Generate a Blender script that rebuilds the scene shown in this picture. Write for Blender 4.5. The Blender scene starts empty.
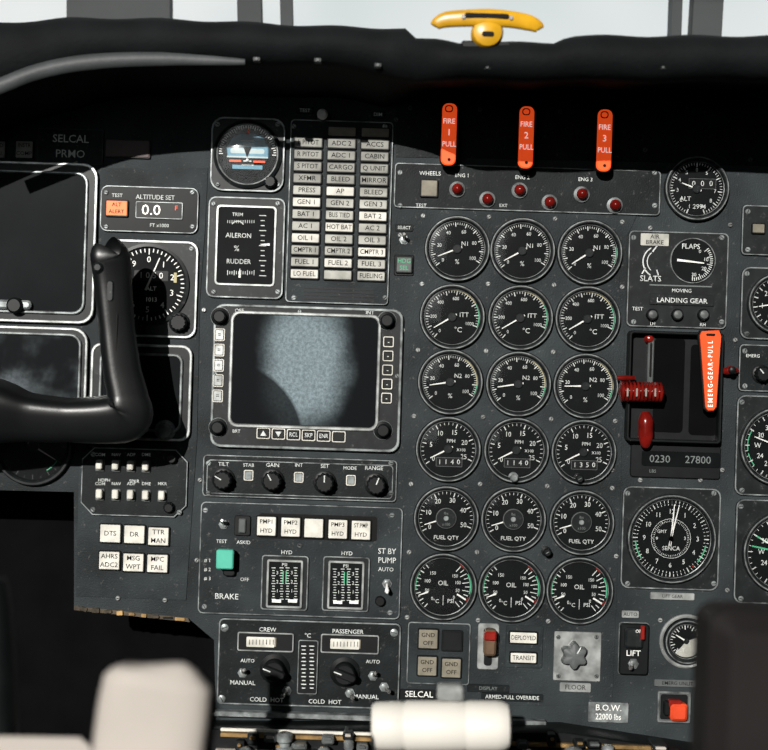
import bpy, math, random
from mathutils import Vector, Matrix
random.seed(4)
k=0.0008; D=1.1; A=math.radians(1.8); cA,sA=math.cos(A),math.sin(A)
scene=bpy.context.scene; COL=scene.collection
try:
    scene.view_settings.view_transform='Standard'
    scene.view_settings.look='None'
except Exception: pass
def R2(px,py):
    u=px-384; v=375-py
    return (u*cA-v*sA, u*sA+v*cA)
# ---------------- materials
M={}
def mk(n,c,rough=.5,metal=0,noise=.15,scale=60,bump=0,em=0,emc=None,spec=.25,bs=400,coat=0,wear=0):
    m=bpy.data.materials.new(n); m.use_nodes=True
    nt=m.node_tree; b=nt.nodes['Principled BSDF']
    tc=nt.nodes.new('ShaderNodeTexCoord'); nz=nt.nodes.new('ShaderNodeTexNoise')
    nz.inputs['Scale'].default_value=scale; nz.inputs['Detail'].default_value=6
    nt.links.new(tc.outputs['Object'],nz.inputs['Vector'])
    rp=nt.nodes.new('ShaderNodeValToRGB')
    rp.color_ramp.elements[0].position=.3; rp.color_ramp.elements[1].position=.72
    rp.color_ramp.elements[0].color=[max(0,x*(1-noise)) for x in c]+[1]
    rp.color_ramp.elements[1].color=[min(1,x*(1+noise)) for x in c]+[1]
    nt.links.new(nz.outputs['Fac'],rp.inputs['Fac']); nt.links.new(rp.outputs['Color'],b.inputs['Base Color'])
    if wear:
        w=nt.nodes.new('ShaderNodeTexNoise'); w.inputs['Scale'].default_value=240; w.inputs['Detail'].default_value=9; w.inputs['Roughness'].default_value=.78
        wr=nt.nodes.new('ShaderNodeValToRGB'); wr.color_ramp.elements[0].position=.59; wr.color_ramp.elements[1].position=.69
        nt.links.new(tc.outputs['Object'],w.inputs['Vector']); nt.links.new(w.outputs['Fac'],wr.inputs['Fac'])
        mm=nt.nodes.new('ShaderNodeMath'); mm.operation='MULTIPLY'; mm.inputs[1].default_value=wear; nt.links.new(wr.outputs['Color'],mm.inputs[0])
        mx=nt.nodes.new('ShaderNodeMix'); mx.data_type='RGBA'; nt.links.new(mm.outputs[0],mx.inputs[0]); nt.links.new(rp.outputs['Color'],mx.inputs[6]); mx.inputs[7].default_value=(.16,.16,.15,1)
        nt.links.new(mx.outputs[2],b.inputs['Base Color'])
    b.inputs['Roughness'].default_value=rough; b.inputs['Metallic'].default_value=metal
    b.inputs['Specular IOR Level'].default_value=spec
    if coat: b.inputs['Coat Weight'].default_value=coat
    if em:
        b.inputs['Emission Color'].default_value=list(emc or c)+[1]; b.inputs['Emission Strength'].default_value=em
    if bump:
        n2=nt.nodes.new('ShaderNodeTexNoise'); n2.inputs['Scale'].default_value=bs
        nt.links.new(tc.outputs['Object'],n2.inputs['Vector'])
        bp=nt.nodes.new('ShaderNodeBump'); bp.inputs['Strength'].default_value=bump; bp.inputs['Distance'].default_value=.0006
        nt.links.new(n2.outputs['Fac'],bp.inputs['Height']); nt.links.new(bp.outputs['Normal'],b.inputs['Normal'])
    M[n]=m; return m
mk('panel',(.021,.0265,.029),.6,noise=.6,scale=14,bump=.6,bs=900,spec=.14,wear=.7)
mk('plate',(.017,.022,.0245),.58,noise=.6,scale=22,bump=.4,bs=900,spec=.14,wear=.7)
mk('platelight',(.085,.092,.093),.5,noise=.25,scale=45,bump=.2,bs=900)
mk('platedark',(.0075,.0098,.0108),.52,noise=.45,scale=50,bump=.3,bs=900,spec=.12,wear=.5)
mk('black',(.005,.006,.0065),.42,noise=.3,scale=80,spec=.2)
mk('blackgloss',(.004,.005,.0055),.3,noise=.3,scale=60,spec=.12)
mk('bezel',(.010,.012,.013),.4,noise=.35,scale=120,spec=.2,wear=.5)
mk('dial',(.004,.005,.0055),.6,noise=.3,scale=60,spec=.08)
mk('greyring',(.17,.182,.18),.36,metal=.3,noise=.75,scale=130)
mk('greymetal',(.36,.375,.37),.33,metal=.5,noise=.5,scale=90)
mk('framegrey',(.20,.218,.22),.36,metal=.35,noise=.75,scale=100)
mk('steel',(.65,.65,.62),.22,metal=.9,noise=.25,scale=200)
mk('white',(.78,.79,.76),.45,noise=.06,scale=100)
mk('cream',(.66,.64,.59),.4,noise=.03,scale=10)
mk('print',(.54,.565,.55),.55,noise=.28,scale=200,em=.05)
mk('printlit',(.9,.88,.82),.5,noise=.05,scale=200,em=.6)  # emission added so lettering on the shaded handles stays bright
mk('dimprint',(.12,.135,.13),.6,noise=.1,scale=200,em=.18)
mk('faint',(.04,.045,.045),.6,noise=.1,scale=200)
mk('ivory',(.60,.585,.53),.42,noise=.24,scale=90)
mk('annun',(.36,.36,.325),.45,noise=.4,scale=70)
mk('annundim',(.22,.22,.20),.45,noise=.4,scale=70)
mk('annunwarm',(.20,.18,.14),.45,noise=.3,scale=90)
mk('ink',(.006,.006,.006),.6,spec=.1)
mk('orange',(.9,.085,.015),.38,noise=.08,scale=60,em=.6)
mk('orange2',(.85,.085,.018),.4,noise=.15,scale=60,em=.05)
mk('redorange',(.60,.06,.02),.4,noise=.2,scale=60)
mk('amber',(.85,.20,.05),.4,noise=.15,em=.35)
mk('darkred',(.03,.008,.005),.4,noise=.2)
mk('red',(.20,.013,.009),.3,noise=.3,scale=80)
mk('redlens',(.13,.006,.004),.2,noise=.5,scale=80,coat=.35)
mk('yellow',(.55,.29,.012),.32,noise=.22,scale=50,spec=.4)
mk('yellowmark',(.42,.37,.2),.5,noise=.1)
mk('green',(.07,.38,.2),.5,noise=.1)
mk('greenknob',(.08,.42,.31),.42,noise=.12)
mk('greydark',(.08,.088,.088),.45,noise=.3)
mk('skyblue',(.11,.29,.40),.4,noise=.25)
mk('horizonlight',(.45,.55,.55),.4,noise=.15)
mk('brown',(.10,.06,.035),.6,noise=.3)
mk('shield',(.005,.006,.0068),.75,noise=.4,scale=25,bump=.6,bs=300,spec=.12)
mk('leather',(.05,.055,.058),.5,noise=.3,scale=25,bump=.3,bs=300)
mk('yoke',(.0045,.005,.0056),.36,noise=.3,scale=20,bump=.06,bs=500,spec=.45)
mk('brass',(.30,.19,.08),.42,metal=.5,noise=.6,scale=90)
mk('rust',(.06,.045,.028),.6,noise=.8,scale=120)
mk('warmgrey',(.42,.385,.35),.6,noise=.1,scale=15)
mk('darkbrown',(.011,.0095,.0095),.6,noise=.2,scale=15,spec=.15)
mk('cabin',(.05,.053,.057),.8,noise=.2,scale=8)
mk('postgrey',(.045,.05,.052),.7,noise=.2,scale=8)
mk('void',(.0025,.0025,.003),.9,noise=.4,scale=20,spec=.05)
def glassmat():
    m=bpy.data.materials.new('glass'); m.use_nodes=True; nt=m.node_tree; nt.nodes.clear(); L=nt.links.new
    o=nt.nodes.new('ShaderNodeOutputMaterial'); mx=nt.nodes.new('ShaderNodeMixShader'); tr=nt.nodes.new('ShaderNodeBsdfTransparent'); gl=nt.nodes.new('ShaderNodeBsdfGlossy')
    gl.inputs['Roughness'].default_value=.10; tc=nt.nodes.new('ShaderNodeTexCoord'); nz=nt.nodes.new('ShaderNodeTexNoise'); nz.inputs['Scale'].default_value=90
    mr=nt.nodes.new('ShaderNodeMapRange'); mr.inputs[3].default_value=.02; mr.inputs[4].default_value=.09
    L(tc.outputs['Object'],nz.inputs['Vector']); L(nz.outputs['Fac'],mr.inputs[0]); L(mr.outputs[0],mx.inputs[0]); L(tr.outputs[0],mx.inputs[1]); L(gl.outputs[0],mx.inputs[2]); L(mx.outputs[0],o.inputs[0])
    M['glass']=m
glassmat()
def screenmat(n,dust_glare,amt,lo,hi,sc,grad=None,painted_shade=None,grain=.5,det=4,nw=1.5,spec=.02,fsc=260,rough=.35):  # pale tone paints reflected light on the glass, broken by dust grain
    m=mk(n,(.006,.007,.008),rough,noise=.1,scale=20,spec=spec)
    nt=m.node_tree; b=nt.nodes['Principled BSDF']; L=nt.links.new
    def math_(op,x,y,clamp=False):
        nd=nt.nodes.new('ShaderNodeMath'); nd.operation=op; nd.use_clamp=clamp
        for i,v in enumerate((x,y)):
            if isinstance(v,(int,float)): nd.inputs[i].default_value=v
            else: L(v,nd.inputs[i])
        return nd.outputs[0]
    tc=nt.nodes.new('ShaderNodeTexCoord'); a=nt.nodes.new('ShaderNodeTexNoise'); a.inputs['Scale'].default_value=sc; a.inputs['Detail'].default_value=det
    f=nt.nodes.new('ShaderNodeTexNoise'); f.inputs['Scale'].default_value=fsc; f.inputs['Detail'].default_value=10; f.inputs['Roughness'].default_value=.7
    r=nt.nodes.new('ShaderNodeValToRGB'); r.color_ramp.elements[0].position=lo; r.color_ramp.elements[1].position=hi; r.color_ramp.interpolation='EASE'
    L(tc.outputs['Object'],a.inputs['Vector']); L(tc.outputs['Object'],f.inputs['Vector'])
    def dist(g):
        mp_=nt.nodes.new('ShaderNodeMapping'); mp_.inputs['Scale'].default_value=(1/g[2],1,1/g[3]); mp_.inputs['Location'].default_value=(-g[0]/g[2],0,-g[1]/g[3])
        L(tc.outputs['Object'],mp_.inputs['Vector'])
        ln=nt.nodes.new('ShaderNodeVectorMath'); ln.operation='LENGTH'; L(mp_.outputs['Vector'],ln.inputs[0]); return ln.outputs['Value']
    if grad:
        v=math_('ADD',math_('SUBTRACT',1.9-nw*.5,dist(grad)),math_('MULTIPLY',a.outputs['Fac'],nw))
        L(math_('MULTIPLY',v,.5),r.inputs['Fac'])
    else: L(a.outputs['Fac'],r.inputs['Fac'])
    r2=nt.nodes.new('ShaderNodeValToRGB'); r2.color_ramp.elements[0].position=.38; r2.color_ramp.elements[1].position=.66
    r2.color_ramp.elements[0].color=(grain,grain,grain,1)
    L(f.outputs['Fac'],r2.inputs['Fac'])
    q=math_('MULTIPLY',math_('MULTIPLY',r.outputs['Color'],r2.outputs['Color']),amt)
    if painted_shade:  # dark ellipse painted in for the curved shadow on the glass
        wv=math_('MULTIPLY',math_('SUBTRACT',dist(painted_shade),1.0),22.0,True)
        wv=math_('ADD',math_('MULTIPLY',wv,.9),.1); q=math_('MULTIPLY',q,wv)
    mx=nt.nodes.new('ShaderNodeMix'); mx.data_type='RGBA'; mx.inputs[6].default_value=(.006,.007,.008,1); mx.inputs[7].default_value=list(dust_glare)+[1]
    L(q,mx.inputs[0]); L(mx.outputs[2],b.inputs['Base Color'])
    return m
screenmat('screen',(.2,.24,.26),.02,.4,.7,14)
screenmat('screenglare',(.25,.32,.355),.9,.44,.74,20,grad=(-.002,.012,.043,.066),painted_shade=(-.066,-.052,.064,.062),grain=.5,det=5,nw=.8,fsc=380)  # painted reflection with dust speckle, plus painted shadow at lower left
screenmat('screendim',(.26,.31,.34),.42,.46,.62,13)  # patchy pale tone is a reflection painted into the screen colour
# ---------------- text
TC={}
def glyph(s):
    if s in TC: return TC[s]
    cu=bpy.data.curves.new('t','FONT'); cu.body=s; cu.size=1; cu.align_x='CENTER'; cu.align_y='CENTER'; cu.resolution_u=2; cu.offset=.003
    o=bpy.data.objects.new('t',cu)
    me=o.to_mesh()
    TC[s]=([tuple(v.co) for v in me.vertices],[tuple(p.vertices) for p in me.polygons])
    o.to_mesh_clear(); bpy.data.objects.remove(o); bpy.data.curves.remove(cu)
    return TC[s]
# ---------------- geometry
def rrpts(w,h,r,seg=4):
    r=max(.01,min(r,w/2-.01,h/2-.01)); pts=[]
    for (sx,sy,a0) in ((1,1,0),(-1,1,90),(-1,-1,180),(1,-1,270)):
        for i in range(seg+1):
            a=math.radians(a0+90*i/seg)
            pts.append((sx*(w/2-r)+r*math.cos(a), sy*(h/2-r)+r*math.sin(a)))
    return pts
class Part:
    def __init__(s,t,name,mat,label=None,parent=None):
        s.t=t; s.name=name; s.mats=[mat]; s.cur=0; s.V=[]; s.F=[]; s.FM=[]; s.label=label; s.parent=parent; s.obj=None
    def m(s,mat):
        if mat not in s.mats: s.mats.append(mat)
        s.cur=s.mats.index(mat); return s
    def c(s,px,py):
        x,y=R2(px,py); return x-s.t.x,y-s.t.y
    def add(s,vs,fs):
        o=len(s.V); s.V+=vs
        for f in fs: s.F.append(tuple(i+o for i in f)); s.FM.append(s.cur)
    def loft(s,loops,cap=True,closed=False):
        n=len(loops[0]); vs=[p for l in loops for p in l]; fs=[]
        L=len(loops)
        for j in range(L if closed else L-1):
            a=j*n; b=((j+1)%L)*n
            for i in range(n):
                i2=(i+1)%n; fs.append((a+i,a+i2,b+i2,b+i))
        if cap and not closed:
            fs.append(tuple(range(n))[::-1]); fs.append(tuple((L-1)*n+i for i in range(n)))
        s.add(vs,fs); return s
    def rr(s,px,py,w,h,r,z0,z1,ch=0,rot=0,seg=4):
        x,y=s.c(px,py); ca,sa=math.cos(math.radians(rot)),math.sin(math.radians(rot))
        def lp(d,z): return [(x+a*ca-b*sa,y+a*sa+b*ca,z) for a,b in rrpts(w-2*d,h-2*d,r-d*.6,seg)]
        ls=[lp(0,z0)]
        if ch: ls+=[lp(0,z1-ch),lp(ch,z1)]
        else: ls+=[lp(0,z1)]
        return s.loft(ls)
    def ring(s,px,py,w,h,r,b,z0,z1,ch=.6,ir=None,seg=4):
        x,y=s.c(px,py)
        def lp(w,h,r,z): return [(x+a,y+c,z) for a,c in rrpts(w,h,r,seg)]
        ir=r-b*.6 if ir is None else ir
        return s.loft([lp(w,h,r,z0),lp(w,h,r,z1-ch),lp(w-2*ch,h-2*ch,r-ch*.6,z1),lp(w-2*b+2*ch,h-2*b+2*ch,ir+ch*.6,z1),lp(w-2*b,h-2*b,ir,z1-ch),lp(w-2*b,h-2*b,ir,z0)],closed=True)
    def poly(s,pts,z0,z1,ch=0):
        P=[s.c(*p) for p in pts]
        cx=sum(p[0] for p in P)/len(P); cy=sum(p[1] for p in P)/len(P)
        ls=[[(a,b,z0) for a,b in P],[(a,b,z1-ch) for a,b in P]]
        if ch:
            l=[]
            for a,b in P:
                d=math.hypot(a-cx,b-cy) or 1; l.append((a-(a-cx)/d*ch,b-(b-cy)/d*ch,z1))
            ls.append(l)
        return s.loft(ls)
    def lathe(s,px,py,prof,seg=40,closed=False,flute=0,nf=12):
        x,y=s.c(px,py); ls=[]
        for r,z in prof:
            l=[]
            for i in range(seg):
                a=2*math.pi*i/seg; rr=r*(1-flute*(0.5+0.5*math.cos(nf*a))) if flute else r
                l.append((x+rr*math.cos(a),y+rr*math.sin(a),z))
            ls.append(l)
        return s.loft(ls,closed=closed)
    def cyl(s,px,py,r,z0,z1,ch=0,seg=24):
        return s.lathe(px,py,[(r,z0),(r,z1-ch),(r-ch,z1)] if ch else [(r,z0),(r,z1)],seg)
    def tube(s,path,seg=16,sq=1,smooth=0,pw=2):
        pts=[]
        for p in path:
            x,y=s.c(p[0],p[1]); pts.append((Vector((x,y,p[2])),p[3]))
        if smooth:
            np_=[]
            for i in range(len(pts)-1):
                p0=pts[max(0,i-1)];p1=pts[i];p2=pts[i+1];p3=pts[min(len(pts)-1,i+2)]
                for j in range(smooth):
                    t=j/smooth
                    q=.5*((2*p1[0])+(p2[0]-p0[0])*t+(2*p0[0]-5*p1[0]+4*p2[0]-p3[0])*t*t+(3*p1[0]-p0[0]-3*p2[0]+p3[0])*t**3)
                    np_.append((q,p1[1]+(p2[1]-p1[1])*t))
            np_.append(pts[-1]); pts=np_
        ls=[]; prev=None
        def sp(v): return math.copysign(abs(v)**(2/pw),v)
        for i,(q,r) in enumerate(pts):
            a=pts[max(0,i-1)][0]; b=pts[min(len(pts)-1,i+1)][0]; d=(b-a)
            if d.length<1e-6: d=Vector((0,0,1))
            d.normalize()
            if prev is None:
                up=Vector((0,0,1)) if abs(d.z)<.9 else Vector((0,1,0))
                n=(up-d*up.dot(d)).normalized()
            else: n=(prev-d*prev.dot(d)).normalized()
            prev=n; bn=d.cross(n)
            ls.append([tuple(q+n*r*sq*sp(math.cos(2*math.pi*j/seg))+bn*r*sp(math.sin(2*math.pi*j/seg))) for j in range(seg)])
        return s.loft(ls)
    def quad(s,px,py,w,h,z,rot=0):
        x,y=s.c(px,py); ca,sa=math.cos(math.radians(rot)),math.sin(math.radians(rot))
        s.add([(x+a*ca-b*sa,y+a*sa+b*ca,z) for a,b in ((-w/2,-h/2),(w/2,-h/2),(w/2,h/2),(-w/2,h/2))],[(0,1,2,3)]); return s
    def rad(s,px,py,ang,r0,r1,w,z,w1=None):
        x,y=s.c(px,py); a=math.radians(90-ang); c,n=math.cos(a),math.sin(a); w1=w if w1 is None else w1
        s.add([(x+c*r0-n*w/2,y+n*r0+c*w/2,z),(x+c*r0+n*w/2,y+n*r0-c*w/2,z),(x+c*r1+n*w1/2,y+n*r1-c*w1/2,z),(x+c*r1-n*w1/2,y+n*r1+c*w1/2,z)],[(0,1,2,3)]); return s
    def arc(s,px,py,a0,a1,r0,r1,z,n=18):
        x,y=s.c(px,py); vs=[];fs=[]
        for i in range(n+1):
            a=math.radians(90-(a0+(a1-a0)*i/n)); vs+=[(x+r0*math.cos(a),y+r0*math.sin(a),z),(x+r1*math.cos(a),y+r1*math.sin(a),z)]
            if i: fs.append((2*i-2,2*i-1,2*i+1,2*i))
        s.add(vs,fs); return s
    def text(s,st,px,py,size,z,rot=0,sx=1,off=(0,0)):
        if not st: return s
        x,y=s.c(px,py); x+=off[0]; y+=off[1]
        vs,fs=glyph(st); ca,sa=math.cos(math.radians(rot)),math.sin(math.radians(rot))
        s.add([(x+(a*sx*ca-b*sa)*size,y+(a*sx*sa+b*ca)*size,z) for a,b,_ in vs],fs); return s
    def build(s):
        if s.obj or not s.V: return s.obj
        K=k*s.t.s
        me=bpy.data.meshes.new(s.name); me.from_pydata([(a*K,-c*K,b*K) for a,b,c in s.V],[],s.F)
        for q in s.mats: me.materials.append(M[q])
        me.polygons.foreach_set('material_index',s.FM)
        import bmesh
        bm=bmesh.new(); bm.from_mesh(me); bmesh.ops.recalc_face_normals(bm,faces=bm.faces); bm.to_mesh(me); bm.free()
        me.polygons.foreach_set('use_smooth',[True]*len(me.polygons))
        me.set_sharp_from_angle(angle=math.radians(38))
        o=bpy.data.objects.new(s.name,me); COL.objects.link(o)
        par=s.t.root
        if s.parent is not None: par=s.parent.build()
        o.parent=par
        if s.label: o['label']=s.label
        s.obj=o; return o
ALL=[]
class T:
    def __init__(s,name,label,cat,px,py,d=0,group=None,kind=None,em=0):
        s.x,s.y=R2(px,py); s.s=(D-d)/D; s.P=[]
        s.root=bpy.data.objects.new(name,None); s.root.empty_display_size=.01; COL.objects.link(s.root)
        s.root.location=(s.x*k*s.s,-d,s.y*k*s.s)
        s.root['label']=label; s.root['category']=cat
        if group: s.root['group']=group
        if kind: s.root['kind']=kind
        ALL.append(s)
    def part(s,name,mat,label=None,parent=None):
        p=Part(s,name,mat,label,parent); s.P.append(p); return p
def finish():
    for t in ALL:
        for p in t.P: p.build()
def screw(t,px,py,z=0,r=2.6,mat='framegrey'):
    p=t.part('screw',mat); p.lathe(px,py,[(r,z),(r,z+.7),(r*.7,z+1.3)],12)
    p.m('ink'); p.quad(px,py,r*1.5,.7,z+1.35,random.uniform(0,180)); return p
def toggle(t,px,py,z=0,dx=0,dy=6,L=13,mat='steel',r=3.6):
    p=t.part('toggle_switch','framegrey'); p.lathe(px,py,[(r+1.4,z),(r+1.4,z+1.2),(r,z+1.2),(r,z+3),(r*.6,z+3.4)],6)
    p.m(mat); p.tube([(px,py,z+2,1.1),(px+dx*.5,py-dy*.5,z+L*.6,1.5),(px+dx,py-dy,z+L,2.3),(px+dx*1.1,py-dy*1.1,z+L+1.5,1.3)],10)
    return p
def knob(t,px,py,r,h,z=0,ang=0,mat='black',skirt=True,mark='print'):
    p=t.part('knob',mat)
    if skirt: p.lathe(px,py,[(r*1.15,z),(r*1.15,z+2),(r*.95,z+3)],32)
    p.lathe(px,py,[(r,z+2 if skirt else z),(r*.95,z+h-1.2),(r*.8,z+h)],48,flute=.12,nf=12)
    if mark: p.m(mark).rad(px,py,ang,r*.1,r*.8,1.1,z+h+.15)
    return p
def annun(t,px,py,w,h,txt='',z=0,mat='annun',fs=None,ink='ink',frame='black'):
    p=t.part('annunciator_light',frame); p.rr(px,py,w,h,1.5,z,z+2.6,.5)
    p.m(mat).rr(px,py,w-2.6,h-2.6,.8,z+2.6,z+3.3,.3)
    L=txt.split('|') if txt else []
    if L:
        fs_=fs or min(6.2,(h-3)/len(L)*1.05)
        for i,q in enumerate(L):
            wd=max(1,len(q))*.62*fs_; sx=min(1,(w-4)/wd)
            p.m(ink).text(q,px,py,fs_,z+3.5,sx=sx,off=(0,((len(L)-1)/2-i)*(h-3)/len(L)))
    return p
def plate(name,label,cat,x0,y0,x1,y1,mat='plate',r=4,h=3,screws=True,group=None,edge=False,seg=4):
    cx,cy=(x0+x1)/2,(y0+y1)/2
    t=T(name,label,cat,cx,cy,group=group); b=t.part('body',mat); b.rr(cx,cy,x1-x0,y1-y0,r,0,h,.8,seg=seg)
    if edge: b.m('framegrey').ring(cx,cy,x1-x0-.4,y1-y0-.4,r,1.1,h-.2,h+.4,.2,seg=seg)
    if screws:
        for sx,sy in ((x0+6,y0+6),(x1-6,y0+6),(x0+6,y1-6),(x1-6,y1-6)): screw(t,sx,sy,h)
    return t,b
# ---------------- main instrument panel
mp=T('instrument_panel','dark grey-green painted metal cockpit instrument panel','instrument panel',384,375)
b=mp.part('panel_body','panel')
b.poly([(-90,70),(860,70),(860,760),(690,760),(560,722),(216,722),(214,640),(188,618),(74,606),(74,492),(-90,488)],-16,-.02)
b.m('rust').poly([(74,606),(188,618),(190,622),(74,610)],-14,.3)
for i in range(9): b.m(random.choice(['rust','brass','black'])).rr(84+i*12,609+i*1.25,random.uniform(5,11),random.uniform(2,5),1,0,random.uniform(.5,3),.3,rot=random.uniform(-20,10))
e=mp.part('mounting_plate','panel'); e.poly([(393,160),(660,166),(627,236),(620,505),(612,705),(404,705),(396,600)],-.02,1)
e=mp.part('mounting_plate','plate'); e.poly([(100,168),(208,168),(205,230),(200,300),(197,440),(186,600),(76,596),(80,440),(96,430)],-.02,1)
e=mp.part('mounting_plate','platedark'); e.poly([(396,76),(850,84),(850,170),(664,163),(396,157)],-.02,.8)  # near-black sheet paints in the shade around the fire handles
for a,c in ((423,216),(489,217),(555,219),(622,222),(422,284),(488,284),(554,285),(622,287),(418,350),(486,351),(553,352),(414,416),(483,417),(551,419),(615,421),(411,484),(480,484),(547,486),(612,488),(409,552),(477,552),(616,556),(407,617),(478,620),(548,621),(400,235),(403,330),(200,480),(197,560),(82,432),(204,310),(730,225),(735,340),(722,470),(612,470),(727,590),(118,598),(165,600),(395,660),(660,620),(700,480),(740,480),(640,480),(396,120),(410,108),(645,150),(650,228),(750,160),(480,110),(560,112)):
    screw(mp,a,c,1,2.3,'greydark' if c<180 else 'greymetal')
def placard(txt,px,py,w,h,mat='platedark',ink='print',fs=6,rot=0,label=None,sp=None,frame=False):
    t=T('placard',label or ('small %s placard reading %s'%('dark' if mat in('platedark','black') else 'grey',txt.replace('|',' '))),'placard',px,py)
    p=t.part('placard_plate',mat); p.rr(px,py,w,h,1.2,0,2.2,.3)
    if frame: p.m('faint').ring(px,py,w-.4,h-.4,1.4,1,2,2.8,.2)
    p.m(ink)
    L=txt.split('|')
    for i,q in enumerate(L): p.text(q,px,py,fs,2.4,sx=min(1,(w-3)/(len(q)*.62*fs)),off=(0,((len(L)-1)/2-i)*(sp or fs*1.15)))
    return t
placard('SELCAL|PRMO',71,147,66,36,'plate','dimprint',11,sp=15,frame=True)
# ---------------- standard gauge
def gauge(px,py,r,name,label,ticks,a0,a1,nums,needle,texts=(),arcs=(),minor=4,cat='gauge',group=None,sq=None,counter=None,extra=None,numr=.62,fs=5.6,rimgrey=True,nlen=.78,knobpos=None,ink='print',hub=True,n0=0,hubr=.17):
    t=T(name,label,cat,px,py,group=group)
    b=t.part('bezel','bezel')
    z=0
    if sq:
        b.rr(px,py,sq[0],sq[1],sq[2],0,3.4,.8); b.m('framegrey').ring(px,py,sq[0]-.3,sq[1]-.3,sq[2],1.3,3.2,3.9,.2); b.m('bezel'); z=3
        for ax in (-1,1):
            for ay in (-1,1): screw(t,px+ax*(sq[0]/2-6),py+ay*(sq[1]/2-6),3.4,2.6)
    b.lathe(px,py,[(r+1.5,z),(r+1.5,z+5.2),(r+.4,z+6.6),(r-1.6,z+6.6),(r-4,z+3.2),(r-4.4,z+.4)],48,closed=True)
    if rimgrey:
        b.m('greyring').lathe(px,py,[(r+.9,z+5.6),(r+.4,z+6.9),(r-.5,z+6.9),(r-.9,z+6.2)],48,closed=True)
        b.m('greyring').lathe(px,py,[(r-3.4,z+3.2),(r-3.6,z+4.2),(r-4.1,z+4),(r-4.1,z+3)],48,closed=True)
    f=t.part('dial_face','dial'); f.cyl(px,py,r-2.4,z,z+1.2,0,48)
    g=t.part('cover_glass','glass'); R_=r-3; g.lathe(px,py,[(R_,z+4.6),(R_*.85,z+5.2),(R_*.6,z+6),(R_*.3,z+6.6),(.2,z+6.7)],40)
    zz=z+1.45; R=r-4.9
    for (c0,c1,mt) in arcs:
        f.m(mt).arc(px,py,c0,c1,R-.2,R+.6,zz)
    f.m(ink)
    n=ticks*minor
    for i in range(n+1):
        a=a0+(a1-a0)*i/n
        if i%minor==0: f.rad(px,py,a,R-4.4,R,.95,zz+.05)
        else: f.rad(px,py,a,R-2.5,R,.5,zz+.05)
    for i,q in enumerate(nums):
        if q=='' : continue
        a=math.radians(90-(a0+(a1-a0)*i/(len(nums)-1)))
        f.text(q,px,py,fs*.9,zz+.05,off=(R*numr*math.cos(a),R*numr*math.sin(a)),sx=.9)
    for (q,dx,dy,sz) in texts: f.text(q,px+dx,py+dy,sz*.88,zz+.05)
    if counter:
        dx,dy,w,h,q,sz=counter
        f.m('black').rr(px+dx,py+dy,w,h,.8,z+1.2,z+1.7); f.m('print'); n=len(q)
        for i,ch in enumerate(q): f.text(ch,px+dx+(i-(n-1)/2)*w/n,py+dy,sz,z+1.9)
        f.m('greydark').ring(px+dx,py+dy,w+1.4,h+1.4,.8,.6,z+1.2,z+2.1,.1)
    for i,a in enumerate(needle if isinstance(needle,(list,tuple)) else [needle]):
        p=t.part('pointer','white')
        if hub:
            p.rad(px,py,a,0,R*nlen,1.8,z+2.4,.8).rad(px,py,a,0,-R*.2,1.8,z+2.4,1.8); p.m('bezel').cyl(px,py,R*hubr,z+1.2,z+3.2,.5,24)
        else: p.rad(px,py,a,n0,R*nlen,1.8,z+2,.7)
    if extra: extra(t,f,zz)
    if knobpos: knob(t,knobpos[0],knobpos[1],knobpos[2],7,3.4 if sq else 0,mark=None)
    return t
GX=[[(457,249),(522,251),(589,253)],[(452,317),(520,318),(587,319)],[(450,382),(518,384),(585,386)],[(448,449),(516,450),(583,452)],[(446,518),(513,519),(581,522)],[(443,586),(511,588),(579,590)]]
rowkinds=['fan speed percent','interstage turbine temperature','core speed percent','fuel flow','fuel quantity','oil temperature and pressure']
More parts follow.
